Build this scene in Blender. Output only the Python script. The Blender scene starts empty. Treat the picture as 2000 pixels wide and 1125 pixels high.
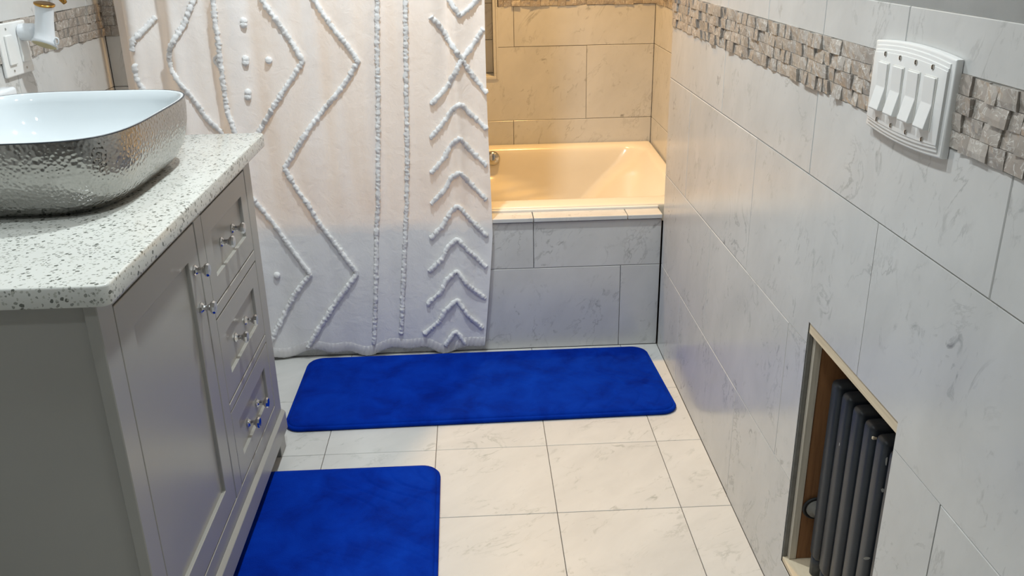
import bpy, bmesh, math, random
from mathutils import Vector, Matrix, noise

random.seed(7)
scene = bpy.context.scene
COL = scene.collection

# ------------------------------------------------------------------ camera
F_PX, CX, CZ, YAW, PITCH, ROLL = 1720.233683, -0.602215, 1.311074, -0.040217, 0.381180, -0.018915
cy_, sy_, cp_, sp_ = math.cos(YAW), math.sin(YAW), math.cos(PITCH), math.sin(PITCH)
FWD = Vector((-sy_ * cp_, cy_ * cp_, -sp_))
_r0 = Vector((cy_, sy_, 0.0))
_u0 = _r0.cross(FWD)
RIGHT = _r0 * math.cos(ROLL) + _u0 * math.sin(ROLL)
UP = -_r0 * math.sin(ROLL) + _u0 * math.cos(ROLL)
CAM = Vector((CX, 0.0, CZ))
cam_data = bpy.data.cameras.new('camera')
cam_data.sensor_fit = 'HORIZONTAL'
cam_data.sensor_width = 36.0
cam_data.lens = F_PX / 2000.0 * 36.0
cam_data.clip_start = 0.02
cam_ob = bpy.data.objects.new('camera', cam_data)
COL.objects.link(cam_ob)
mw = Matrix.Identity(4)
for i in range(3):
    mw[i][0], mw[i][1], mw[i][2], mw[i][3] = RIGHT[i], UP[i], -FWD[i], CAM[i]
cam_ob.matrix_world = mw
scene.camera = cam_ob


def ray(p):
    return FWD + RIGHT * ((p[0] - 1000.0) / F_PX) - UP * ((p[1] - 562.5) / F_PX)


def on_y(p, y):
    d = ray(p)
    return CAM + d * ((y - CAM.y) / d.y)


# ------------------------------------------------------------------ world, exposure
world = bpy.data.worlds.new('world')
scene.world = world
world.use_nodes = True
world.node_tree.nodes['Background'].inputs[0].default_value = (0.8, 0.82, 0.85, 1)
world.node_tree.nodes['Background'].inputs[1].default_value = 0.02
scene.view_settings.view_transform = 'Standard'
scene.view_settings.look = 'None'
scene.view_settings.gamma = 1.0
scene.view_settings.use_curve_mapping = False
scene.view_settings.exposure = 0.0

# ------------------------------------------------------------------ lamps of the room
CEIL = 2.40
WHITE = (0.90, 0.975, 1.0)
WARM = (1.0, 0.575, 0.195)
DOWNLIGHTS = [(-0.76, 2.08, 21.5), (-1.42, 1.62, 3.2), (-0.72, 1.05, 9.5), (-1.35, 0.35, 3.6)]
ALCOVE_LIGHTS = [(-0.36, 3.18, 29.5)]


def spot(name, loc, power, color, size=2.08, blend=0.72, radius=0.045):
    l = bpy.data.lights.new(name, 'SPOT')
    l.energy = power * 4.0
    l.color = color
    l.spot_size = size
    l.spot_blend = blend
    l.shadow_soft_size = radius
    o = bpy.data.objects.new(name, l)
    COL.objects.link(o)
    o.location = loc
    return o


# ------------------------------------------------------------------ helpers
def lin(r, g, b):
    def f(c):
        c /= 255.0
        return c / 12.92 if c <= 0.04045 else ((c + 0.055) / 1.055) ** 2.4
    return (f(r), f(g), f(b), 1.0)


def new_ob(name, mesh, mat=None, parent=None, loc=(0, 0, 0)):
    o = bpy.data.objects.new(name, mesh)
    COL.objects.link(o)
    if mat is not None and mesh is not None and len(mesh.materials) == 0:
        mesh.materials.append(mat)
    o.location = loc
    if parent is not None:
        o.parent = parent
    return o


def tag(o, label=None, cat=None, group=None, kind=None):
    if label: o['label'] = label
    if cat: o['category'] = cat
    if group: o['group'] = group
    if kind: o['kind'] = kind
    return o


def empty(name, loc, label, cat, group=None):
    o = bpy.data.objects.new(name, None)
    COL.objects.link(o)
    o.location = loc
    o.empty_display_size = 0.05
    return tag(o, label, cat, group)


def mesh_from(verts, faces, name='mesh', smooth=False):
    me = bpy.data.meshes.new(name)
    me.from_pydata([tuple(v) for v in verts], [], faces)
    bm = bmesh.new()
    bm.from_mesh(me)
    bmesh.ops.recalc_face_normals(bm, faces=bm.faces)
    bm.to_mesh(me)
    bm.free()
    if smooth:
        me.polygons.foreach_set('use_smooth', [True] * len(me.polygons))
    return me


def bm_box(bm, lo, hi):
    vs = [bm.verts.new((x, y, z)) for x in (lo[0], hi[0]) for y in (lo[1], hi[1]) for z in (lo[2], hi[2])]
    for f in ((0, 1, 3, 2), (4, 6, 7, 5), (0, 4, 5, 1), (2, 3, 7, 6), (0, 2, 6, 4), (1, 5, 7, 3)):
        bm.faces.new([vs[i] for i in f])
    return vs


def bm_done(bm, name='mesh', bevel=0.0, seg=2, smooth=False):
    bmesh.ops.recalc_face_normals(bm, faces=bm.faces)
    if bevel > 0:
        bmesh.ops.bevel(bm, geom=list(bm.edges), offset=bevel, segments=seg, affect='EDGES', profile=0.5)
    me = bpy.data.meshes.new(name)
    bm.to_mesh(me)
    bm.free()
    if smooth:
        me.polygons.foreach_set('use_smooth', [True] * len(me.polygons))
    return me


def box(name, lo, hi, mat, parent=None, bevel=0.0, seg=2, origin=(0, 0, 0), smooth=False):
    """A box in world coordinates; origin = world position of the parent."""
    c = [(lo[i] + hi[i]) / 2 for i in range(3)]
    bm = bmesh.new()
    bm_box(bm, [lo[i] - c[i] for i in range(3)], [hi[i] - c[i] for i in range(3)])
    me = bm_done(bm, name, bevel, seg, smooth)
    return new_ob(name, me, mat, parent, [c[i] - origin[i] for i in range(3)])


def shade_auto(me, deg=40):
    bm = bmesh.new()
    bm.from_mesh(me)
    for f in bm.faces:
        f.smooth = True
    for e in bm.edges:
        if len(e.link_faces) == 2 and e.calc_face_angle(0) > math.radians(deg):
            e.smooth = False
    bm.to_mesh(me)
    bm.free()
    return me


def lathe(profile, seg=24, axis='z'):
    """profile: list of (r, h)."""
    verts, faces = [], []
    n = len(profile)
    for r, h in profile:
        for k in range(seg):
            a = 2 * math.pi * k / seg
            p = (r * math.cos(a), r * math.sin(a), h)
            if axis == 'x':
                p = (p[2], p[0], p[1])
            elif axis == 'y':
                p = (p[0], p[2], p[1])
            verts.append(p)
    for i in range(n - 1):
        for k in range(seg):
            a, b = i * seg + k, i * seg + (k + 1) % seg
            faces.append((a, b, b + seg, a + seg))
    faces.append(tuple(range(seg)))
    faces.append(tuple(range((n - 1) * seg, n * seg)))
    return verts, faces


def tube(points, radius, seg=8, bump=0.0, flat=None, cap=True):
    """A tube along points; radius may be a list; bump roughens it."""
    verts, faces = [], []
    n = len(points)
    pts = [Vector(p) for p in points]
    ref = Vector((0.13, 1.0, 0.21)).normalized()
    for i, p in enumerate(pts):
        t = (pts[min(i + 1, n - 1)] - pts[max(i - 1, 0)]).normalized()
        a = t.cross(ref)
        if a.length < 1e-4:
            a = t.cross(Vector((1, 0, 0)))
        a.normalize()
        b = a.cross(t).normalized()
        r = radius[i] if isinstance(radius, (list, tuple)) else radius
        for k in range(seg):
            th = 2 * math.pi * k / seg
            rr = r * (1 + (random.uniform(-bump, bump) if bump else 0))
            verts.append(p + a * math.cos(th) * rr + b * math.sin(th) * rr * (flat or 1.0))
    for i in range(n - 1):
        for k in range(seg):
            q = i * seg + k
            w = i * seg + (k + 1) % seg
            faces.append((q, w, w + seg, q + seg))
    if cap:
        faces.append(tuple(range(seg)))
        faces.append(tuple(range((n - 1) * seg, n * seg)))
    return verts, faces


def resample(pts, step):
    out = [Vector(pts[0])]
    for a, b in zip(pts[:-1], pts[1:]):
        a, b = Vector(a), Vector(b)
        m = max(1, int((b - a).length / step))
        for k in range(1, m + 1):
            out.append(a.lerp(b, k / m))
    return out


# ------------------------------------------------------------------ materials
class NT:
    def __init__(self, name):
        self.m = bpy.data.materials.new(name)
        self.m.use_nodes = True
        self.t = self.m.node_tree
        self.b = self.t.nodes['Principled BSDF']
        self.out = self.t.nodes['Material Output']

    def n(self, kind, **kw):
        nd = self.t.nodes.new(kind)
        for k, v in kw.items():
            if k.startswith('i_'):
                nd.inputs[k[2:].replace('_', ' ')].default_value = v
            else:
                setattr(nd, k, v)
        return nd

    def l(self, a, b):
        self.t.links.new(a, b)

    def ramp(self, fac, stops):
        r = self.n('ShaderNodeValToRGB')
        el = r.color_ramp.elements
        while len(el) < len(stops):
            el.new(0.5)
        for e, (p, c) in zip(el, stops):
            e.position = p
            e.color = c if len(c) == 4 else (*c, 1)
        self.l(fac, r.inputs[0])
        return r.outputs[0]

    def mix(self, fac, a, b, mode='MIX'):
        m = self.n('ShaderNodeMix', data_type='RGBA', blend_type=mode)
        for s, v in ((m.inputs[0], fac), (m.inputs[6], a), (m.inputs[7], b)):
            if hasattr(v, 'links'):
                self.l(v, s)
            else:
                s.default_value = v
        return m.outputs[2]

    def bump(self, h, strength=0.3, dist=0.01):
        b = self.n('ShaderNodeBump')
        b.inputs['Strength'].default_value = strength
        b.inputs['Distance'].default_value = dist
        self.l(h, b.inputs['Height'])
        self.l(b.outputs[0], self.b.inputs['Normal'])
        return b

    def coords(self, rnd=True, scale=(1, 1, 1), rot=(0, 0, 0)):
        tc = self.n('ShaderNodeTexCoord')
        v = tc.outputs['Object']
        if rnd:
            oi = self.n('ShaderNodeObjectInfo')
            mu = self.n('ShaderNodeMath', operation='MULTIPLY')
            mu.inputs[1].default_value = 37.0
            self.l(oi.outputs['Random'], mu.inputs[0])
            ad = self.n('ShaderNodeVectorMath', operation='ADD')
            self.l(v, ad.inputs[0])
            self.l(mu.outputs[0], ad.inputs[1])
            v = ad.outputs[0]
        mp = self.n('ShaderNodeMapping')
        mp.inputs['Scale'].default_value = scale
        mp.inputs['Rotation'].default_value = rot
        self.l(v, mp.inputs['Vector'])
        return mp.outputs[0]

    def noise(self, v, scale, detail=4.0, rough=0.55, dist=0.0):
        x = self.n('ShaderNodeTexNoise')
        x.inputs['Scale'].default_value = scale
        x.inputs['Detail'].default_value = detail
        x.inputs['Roughness'].default_value = rough
        x.inputs['Distortion'].default_value = dist
        self.l(v, x.inputs['Vector'])
        return x.outputs[0]


def plain(name, col, rough=0.5, metal=0.0, spec=0.5, var=0.06, nscale=18.0, bump=0.0):
    t = NT(name)
    v = t.coords(False)
    nz = t.noise(v, nscale, 5)
    dark = tuple(c * (1 - var) for c in col[:3]) + (1,)
    lite = tuple(min(1, c * (1 + var)) for c in col[:3]) + (1,)
    t.l(t.ramp(nz, [(0.3, dark), (0.7, lite)]), t.b.inputs['Base Color'])
    t.b.inputs['Roughness'].default_value = rough
    t.b.inputs['Metallic'].default_value = metal
    t.b.inputs['Specular IOR Level'].default_value = spec
    if bump:
        t.bump(t.noise(v, nscale * 8, 3), bump, 0.002)
    return t.m


def marble(name, base, vein, rough=0.22, amount=0.5, grain=(1.0, -0.7, 1.6), scl=1.0):
    t = NT(name)
    v = t.coords(True)
    # turn the grain direction onto the z axis, then stretch along it
    e = Vector(grain).normalized().rotation_difference(Vector((0, 0, 1))).to_euler()
    vr = t.coords(True, (1, 1, 1), tuple(e))

    def stretched(k):
        mp = t.n('ShaderNodeMapping')
        mp.inputs['Scale'].default_value = (1, 1, k)
        t.l(vr, mp.inputs['Vector'])
        return mp.outputs[0]

    def times(sock, k):
        m = t.n('ShaderNodeMath', operation='MULTIPLY')
        m.inputs[1].default_value = k
        t.l(sock, m.inputs[0])
        return m.outputs[0]

    cloud = t.noise(stretched(0.45), 8.0 * scl, 5, 0.6, 0.4)
    col = t.mix(t.ramp(cloud, [(0.35, (0, 0, 0)), (0.75, (1, 1, 1))]), base, tuple(b * 0.87 for b in base[:3]) + (1,))
    # long thin veins, broken up by a mask
    ridge = t.noise(stretched(0.5), 9.0 * scl, 7, 0.62, 0.7)
    band = t.ramp(ridge, [(0.482, (0, 0, 0)), (0.5, (1, 1, 1)), (0.518, (0, 0, 0))])
    mask = t.ramp(t.noise(v, 7.0 * scl, 2), [(0.50, (0, 0, 0)), (0.68, (1, 1, 1))])
    col = t.mix(times(t.mix(1.0, band, mask, 'MULTIPLY'), amount), col, vein)
    # smudgy flecks gathered in clusters
    fl = t.noise(stretched(0.42), 44.0 * scl, 5, 0.6, 0.9)
    flr = t.ramp(fl, [(0.58, (0, 0, 0)), (0.74, (1, 1, 1))])
    fmask = t.ramp(t.noise(stretched(0.6), 10.0 * scl, 3), [(0.46, (0, 0, 0)), (0.66, (1, 1, 1))])
    col = t.mix(times(t.mix(1.0, flr, fmask, 'MULTIPLY'), amount * 1.5), col, tuple(c * 0.75 for c in vein[:3]) + (1,))
    t.l(col, t.b.inputs['Base Color'])
    t.b.inputs['Roughness'].default_value = rough
    return t.m


M = {}
M['wall_tile'] = marble('wall_marble', lin(208, 208, 206), lin(128, 128, 126), 0.21, 0.5)
M['floor_tile'] = marble('floor_marble', lin(208, 208, 205), lin(140, 146, 138), 0.3, 0.5, (1.0, 0.8, 0.15), 1.1)
M['grout_light'] = plain('grout_light', lin(150, 149, 145), 0.85)
M['grout_dark'] = plain('grout_dark', lin(88, 82, 76), 0.9)
M['paint_wall'] = plain('paint_wall', lin(160, 160, 158), 0.6)
M['ceiling'] = plain('ceiling_paint', lin(225, 224, 220), 0.8)
M['tub'] = plain('tub_acrylic', lin(222, 214, 197), 0.2, var=0.01)
M['caulk'] = plain('caulk', lin(228, 226, 220), 0.4, var=0.02)
M['chrome'] = plain('chrome', lin(205, 205, 205), 0.12, 1.0, var=0.02)
M['nickel'] = plain('brushed_nickel', lin(190, 187, 180), 0.2, 1.0, var=0.03)
M['vanity'] = plain('vanity_paint', lin(158, 156, 150), 0.3, var=0.02, nscale=6)
M['white_plastic'] = plain('white_plastic', lin(232, 232, 230), 0.28, var=0.01)
M['ceramic'] = plain('white_ceramic', lin(226, 230, 234), 0.15, var=0.01)
M['gold'] = plain('gold_trim', lin(196, 150, 78), 0.25, 1.0, var=0.08)
M['cream_in'] = plain('cream_lining', lin(226, 214, 170), 0.35)
M['bowl_white'] = plain('bowl_glaze', lin(212, 219, 222), 0.07, var=0.005)
M['iron'] = plain('radiator_paint', lin(38, 44, 52), 0.35, var=0.12, nscale=30, bump=0.1)
M['chip'] = plain('bare_paint', lin(205, 205, 200), 0.6)
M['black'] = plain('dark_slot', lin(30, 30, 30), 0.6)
M['plaster'] = plain('grey_plaster', lin(120, 118, 112), 0.9, var=0.15, nscale=40)


def wood(name, a, b, scale=(1, 14, 1), rough=0.6):
    t = NT(name)
    v = t.coords(True, scale)
    nz = t.noise(v, 9, 6, 0.65, 0.4)
    t.l(t.ramp(nz, [(0.3, a), (0.5, b), (0.7, a)]), t.b.inputs['Base Color'])
    t.b.inputs['Roughness'].default_value = rough
    t.bump(nz, 0.15, 0.003)
    return t.m


M['pine'] = wood('raw_pine', lin(196, 178, 148), lin(222, 206, 178), (1, 0.25, 12))
M['pine_v'] = wood('raw_pine_upright', lin(176, 168, 152), lin(206, 198, 182), (12, 12, 0.4))
M['brown_wood'] = wood('brown_panel', lin(122, 84, 52), lin(148, 104, 66), (8, 8, 0.5))


def quartz():
    t = NT('speckled_quartz')
    v = t.coords(False)
    base = lin(205, 206, 200)
    col = base
    for sc, thr, c, sh in ((190, 0.17, lin(142, 144, 137), 0.0), (140, 0.075, lin(104, 106, 99), 3.1), (240, 0.17, lin(176, 177, 168), 7.7)):
        mp = t.n('ShaderNodeMapping')
        mp.inputs['Location'].default_value = (sh, sh * 0.7, sh * 1.3)
        t.l(v, mp.inputs['Vector'])
        wob = t.noise(mp.outputs[0], sc * 0.8, 2)
        ad = t.n('ShaderNodeVectorMath', operation='MULTIPLY_ADD')
        t.l(wob, ad.inputs[0])
        ad.inputs[1].default_value = (0.006, 0.006, 0.006)
        t.l(mp.outputs[0], ad.inputs[2])
        vo = t.n('ShaderNodeTexVoronoi')
        vo.inputs['Scale'].default_value = sc
        t.l(ad.outputs[0], vo.inputs['Vector'])
        sep = t.n('ShaderNodeSeparateColor')
        t.l(vo.outputs['Color'], sep.inputs[0])
        pick = t.n('ShaderNodeMath', operation='LESS_THAN')
        pick.inputs[1].default_value = thr
        t.l(sep.outputs[0], pick.inputs[0])
        core = t.n('ShaderNodeMath', operation='LESS_THAN')
        core.inputs[1].default_value = 0.5
        t.l(vo.outputs['Distance'], core.inputs[0])
        mu = t.n('ShaderNodeMath', operation='MULTIPLY')
        t.l(pick.outputs[0], mu.inputs[0])
        t.l(core.outputs[0], mu.inputs[1])
        col = t.mix(mu.outputs[0], col, c)
    t.l(col, t.b.inputs['Base Color'])
    t.b.inputs['Roughness'].default_value = 0.18
    return t.m


M['quartz'] = quartz()


def stone():
    t = NT('mosaic_stone')
    v = t.coords(True)
    nz = t.noise(v, 55, 5, 0.6)
    oi = t.n('ShaderNodeObjectInfo')
    tint = t.ramp(oi.outputs['Random'], [(0.0, lin(150, 142, 134)), (0.5, lin(168, 160, 151)), (1.0, lin(184, 178, 170))])
    col = t.mix(t.ramp(nz, [(0.35, (0, 0, 0)), (0.7, (1, 1, 1))]), tint, lin(158, 149, 140))
    vein = t.ramp(t.noise(v, 38, 4, 0.6, 1.0), [(0.48, (0, 0, 0)), (0.5, (1, 1, 1)), (0.52, (0, 0, 0))])  # thin white veins, brightened so they also stand in for glints
    k = t.n('ShaderNodeMath', operation='MULTIPLY')
    k.inputs[1].default_value = 0.6
    t.l(vein, k.inputs[0])
    col = t.mix(k.outputs[0], col, lin(235, 233, 228))
    t.l(col, t.b.inputs['Base Color'])
    t.b.inputs['Roughness'].default_value = 0.12
    t.b.inputs['Specular IOR Level'].default_value = 0.9
    t.bump(nz, 0.25, 0.003)
    return t.m


M['stone'] = stone()


def hammered():
    t = NT('hammered_silver')
    v = t.coords(False)
    vo = t.n('ShaderNodeTexVoronoi', feature='SMOOTH_F1')
    vo.inputs['Scale'].default_value = 150
    vo.inputs['Smoothness'].default_value = 0.7
    t.l(v, vo.inputs['Vector'])
    t.b.inputs['Base Color'].default_value = lin(168, 167, 163)
    t.b.inputs['Metallic'].default_value = 1.0
    t.b.inputs['Roughness'].default_value = 0.16
    t.bump(vo.outputs['Distance'], 0.33, 0.004)
    return t.m


M['hammered'] = hammered()


def velvet():
    t = NT('blue_plush')
    v = t.coords(False)
    tint = t.noise(v, 10, 5, 0.6, 0.4)
    t.l(t.ramp(tint, [(0.3, lin(0, 30, 124)), (0.5, lin(0, 43, 149)), (0.72, lin(2, 52, 164))]), t.b.inputs['Base Color'])
    t.b.inputs['Roughness'].default_value = 0.85
    t.b.inputs['Specular IOR Level'].default_value = 0.05
    t.b.inputs['Sheen Weight'].default_value = 0.12
    t.b.inputs['Sheen Tint'].default_value = lin(40, 90, 230)
    t.b.inputs['Sheen Roughness'].default_value = 0.4
    t.bump(t.noise(v, 420, 2), 0.35, 0.003)
    return t.m


M['velvet'] = velvet()


def cloth(name, col, trans=0.42, weave=True):
    t = NT(name)
    v = t.coords(False)
    w = t.noise(v, 260, 3)
    t.b.inputs['Base Color'].default_value = col
    t.b.inputs['Roughness'].default_value = 0.9
    t.b.inputs['Specular IOR Level'].default_value = 0.1
    w2 = t.noise(v, 26, 5, 0.6, 0.5)
    ad = t.n('ShaderNodeMath', operation='MULTIPLY_ADD')
    t.l(w, ad.inputs[0])
    ad.inputs[1].default_value = 0.12
    t.l(w2, ad.inputs[2])
    bp = t.bump(ad.outputs[0], 0.22, 0.012)
    tr = t.n('ShaderNodeBsdfTranslucent')
    tr.inputs[0].default_value = col
    mx = t.n('ShaderNodeMixShader')
    mx.inputs[0].default_value = trans
    t.l(t.b.outputs[0], mx.inputs[1])
    t.l(tr.outputs[0], mx.inputs[2])
    t.l(mx.outputs[0], t.out.inputs[0])
    return t.m


M['cloth'] = cloth('curtain_cotton', lin(249, 248, 248), 0.22)
M['tuft'] = cloth('tufted_yarn', lin(250, 250, 250), 0.24)
M['hem'] = cloth('curtain_hem', lin(232, 230, 230), 0.25)

emis = {}


def emitter(name, col, s):
    t = NT(name)
    t.b.inputs['Base Color'].default_value = (0.9, 0.9, 0.9, 1)
    t.b.inputs['Emission Color'].default_value = (*col, 1)
    t.b.inputs['Emission Strength'].default_value = s
    return t.m


M['lamp_white'] = emitter('lamp_diffuser', WHITE, 30.0)
M['lamp_warm'] = emitter('lamp_diffuser_warm', WARM, 20.0)

# ------------------------------------------------------------------ key dimensions (metres)
XL, XR = -1.70, 0.0          # room walls, tile faces
YB = 3.60                    # back wall of the alcove
YT = 2.712                   # tiled front of the tub
XA_R, XA_L = 0.13, -1.655    # side walls of the alcove
Y_JAMB = 2.70                # where the right wall steps back
YREAR = -0.55
MB0, MB1 = 1.052, 1.142      # mosaic band
TOP_TILE = 1.212
OP = (1.09, 1.45, 0.105, 0.643)   # radiator opening y0 y1 z0 z1
JT = 0.0016                  # joint


# ------------------------------------------------------------------ tiles
def tile_piece(name, u0, u1, v0, v1, frame, mat, parent, th=0.010, c=0.0012, hole=None):
    """frame(u, v, d) -> world point, d = depth behind the face."""
    g = JT / 2
    u0, u1, v0, v1 = u0 + g, u1 - g, v0 + g, v1 - g
    if u1 - u0 < 0.004 or v1 - v0 < 0.004:
        return None
    ctr = frame((u0 + u1) / 2, (v0 + v1) / 2, 0)
    verts, faces = [], []
    if hole and hole[0] < u1 and hole[1] > u0 and hole[2] < v1 and hole[3] > v0:
        us = sorted({u0, u1, *[h for h in hole[:2] if u0 < h < u1]})
        vs = sorted({v0, v1, *[h for h in hole[2:] if v0 < h < v1]})
        bm = bmesh.new()
        gv = {}
        for i, u in enumerate(us):
            for j, v in enumerate(vs):
                gv[i, j] = bm.verts.new(frame(u, v, 0) - ctr)
        fs = []
        for i in range(len(us) - 1):
            for j in range(len(vs) - 1):
                um, vm = (us[i] + us[i + 1]) / 2, (vs[j] + vs[j + 1]) / 2
                if hole[0] < um < hole[1] and hole[2] < vm < hole[3]:
                    continue
                fs.append(bm.faces.new((gv[i, j], gv[i + 1, j], gv[i + 1, j + 1], gv[i, j + 1])))
        if not fs:
            bm.free()
            return None
        bmesh.ops.delete(bm, geom=[v for v in bm.verts if not v.link_faces], context='VERTS')
        fs = list(bm.faces)
        nrm = frame(u0, v0, th) - frame(u0, v0, 0)
        r = bmesh.ops.extrude_face_region(bm, geom=fs, use_keep_orig=True)
        for v in r['geom']:
            if isinstance(v, bmesh.types.BMVert):
                v.co += nrm
        return new_ob(name, bm_done(bm, name), mat, parent, ctr)
    rings = [((0, 0), th), ((0, 0), c), ((c, c), 0)]
    for (iu, iv), d in rings:
        for u, v in ((u0 + iu, v0 + iv), (u1 - iu, v0 + iv), (u1 - iu, v1 - iv), (u0 + iu, v1 - iv)):
            verts.append(frame(u, v, d) - ctr)
    for r in range(2):
        for k in range(4):
            a, b = r * 4 + k, r * 4 + (k + 1) % 4
            faces.append((a, b, b + 4, a + 4))
    faces.append((0, 3, 2, 1))
    faces.append((8, 9, 10, 11))
    return new_ob(name, mesh_from(verts, faces, name), mat, parent, ctr)


def tile_rows(rows, frame, mat, parent, hole=None):
    """rows: list of (v0, v1, [u joints])"""
    for v0, v1, us in rows:
        for a, b in zip(us[:-1], us[1:]):
            tile_piece('tile', a, b, v0, v1, frame, mat, parent, hole=hole)


def mosaic(u0, u1, v0, v1, frame, parent, rows=4, wmin=0.022, wmax=0.044, skip=None):
    h = (v1 - v0) / rows
    for r in range(rows):
        u = u0 - random.uniform(0, 0.02)
        while u < u1:
            w = random.uniform(wmin, wmax)
            a, b = max(u, u0), min(u + w, u1)
            u += w
            if b - a < 0.006 or (skip and skip(a, b)):
                continue
            va = v0 + r * h + (random.uniform(-0.002, 0.001) if r == 0 else 0.0)
            vb = v0 + (r + 1) * h + (random.uniform(-0.001, 0.0025) if r == rows - 1 else 0.0)
            g = 0.0003
            out = random.choice((0.000, 0.0008, 0.0015, 0.0025, 0.0045))
            tu, tv = random.uniform(-0.0016, 0.0016), random.uniform(-0.0016, 0.0016)
            ctr = frame((a + b) / 2, (va + vb) / 2, 0)
            vs, fs = [], []
            N = 4
            for i in range(N):
                for j in range(N):
                    s, t = i / (N - 1), j / (N - 1)
                    edge = i in (0, N - 1) or j in (0, N - 1)
                    d = -(out + 0.001 + tu * (2 * s - 1) + tv * (2 * t - 1) + random.uniform(-0.0006, 0.0006) + (0 if edge else 0.0006))
                    ju = 0 if i in (0, N - 1) else random.uniform(-0.001, 0.001)
                    vs.append(frame(a + g + (b - a - 2 * g) * s + ju, va + g + (vb - va - 2 * g) * t, d) - ctr)
            for i in range(N - 1):
                for j in range(N - 1):
                    q = i * N + j
                    fs.append((q, q + N, q + N + 1, q + 1))
            bk = len(vs)
            for s, t in ((0, 0), (1, 0), (1, 1), (0, 1)):
                vs.append(frame(a + g + (b - a - 2 * g) * s, va + g + (vb - va - 2 * g) * t, 0.008) - ctr)
            fs += [tuple([i * N for i in range(N)] + [bk + 1, bk]),
                   tuple([(N - 1) * N + j for j in range(N)] + [bk + 2, bk + 1]),
                   tuple([i * N + N - 1 for i in range(N - 1, -1, -1)] + [bk + 3, bk + 2]),
                   tuple([j for j in range(N - 1, -1, -1)] + [bk, bk + 3]),
                   (bk, bk + 1, bk + 2, bk + 3)]
            new_ob('mosaic_stone', mesh_from(vs, fs, 'mosaic_stone'), M['stone'], parent, ctr)


def slab(name, parts, mat):
    bm = bmesh.new()
    for lo, hi in parts:
        bm_box(bm, lo, hi)
    o = new_ob(name, bm_done(bm, name), mat)
    return tag(o, kind='structure')


def seq(first, step, lo, hi):
    a = first
    while a > lo:
        a -= step
    out = [lo]
    a += step
    while a < hi:
        if a - lo > 0.02 and hi - a > 0.02:
            out.append(a)
        a += step
    return out + [hi]


TH = 0.010
# floor
floor = slab('floor', [((XL - 0.2, YREAR, -0.12), (XA_R + 0.3, YB + 0.1, -0.0018))], M['grout_dark'])
floor['label'] = 'white marble floor tiles with thin dark joints'
fr_floor = lambda u, v, d: Vector((u, v, -d))
T = 0.305
for ys in zip(seq(2.091, T, YREAR, YT)[:-1], seq(2.091, T, YREAR, YT)[1:]):
    xs = seq(-0.125, T, XL, XR)
    for a, b in zip(xs[:-1], xs[1:]):
        tile_piece('floor_tile', a, b, ys[0], ys[1], fr_floor, M['floor_tile'], floor, th=0.008, c=0.0008)

# right wall (with the radiator opening cut through)
oy0, oy1, oz0, oz1 = OP
G = 0.0012
wr = slab('wall_right', [
    ((G, YREAR, 0), (0.34, oy0, TOP_TILE)), ((G, oy1, 0), (0.128, Y_JAMB, TOP_TILE)), ((0.128, oy1, 0), (0.34, 2.0, TOP_TILE)),
    ((G, oy0, 0), (0.34, oy1, oz0)), ((G, oy0, oz1), (0.34, oy1, TOP_TILE))], M['grout_light'])
wr['label'] = 'grey veined marble tile wall with mosaic band'
fr_r = lambda u, v, d: Vector((d, u, v))
rows_r = [(0.0, 0.297, seq(1.83, 0.594, YREAR, Y_JAMB)), (0.297, 0.599, seq(2.14, 0.594, YREAR, Y_JAMB)),
          (0.599, 0.900, seq(1.832, 0.5955, YREAR, Y_JAMB)), (0.900, MB0, seq(1.526, 0.591, YREAR, Y_JAMB)),
          (MB1, TOP_TILE, seq(1.531, 0.297, YREAR, Y_JAMB))]
tile_rows(rows_r, fr_r, M['wall_tile'], wr, hole=OP)
PLATE = (1.075, 1.302, 1.033, 1.163)
mosaic(0.86, Y_JAMB, MB0, MB1, fr_r, wr, skip=lambda a, b: a > PLATE[0] + 0.005 and b < PLATE[1] - 0.005)
box('wall_paint', (0.004, YREAR, TOP_TILE), (0.34, Y_JAMB, CEIL), M['paint_wall'], wr)

# alcove: right side wall, back wall with niche, left side wall
war = slab('wall_alcove_right', [((XA_R + TH, Y_JAMB - 0.02, 0), (XA_R + 0.2, YB + 0.2, CEIL))], M['grout_dark'])
war['label'] = 'marble tiled end wall of the tub alcove'
fr_ar = lambda u, v, d: Vector((XA_R + d, u, v))
tile_rows([(0.3, 0.606, [Y_JAMB, 3.1, YB]), (0.606, 0.898, [Y_JAMB, 2.95, YB]), (0.898, MB0, [Y_JAMB, 3.2, YB]), (MB1, 1.44, [Y_JAMB, 3.0, YB]),
           (1.44, 1.74, [Y_JAMB, 3.2, YB]), (1.74, 2.04, [Y_JAMB, 3.0, YB]), (2.04, CEIL, [Y_JAMB, 3.2, YB])], fr_ar, M['wall_tile'], war)
mosaic(Y_JAMB + 0.3, YB, MB0, MB1, fr_ar, war)

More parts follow.
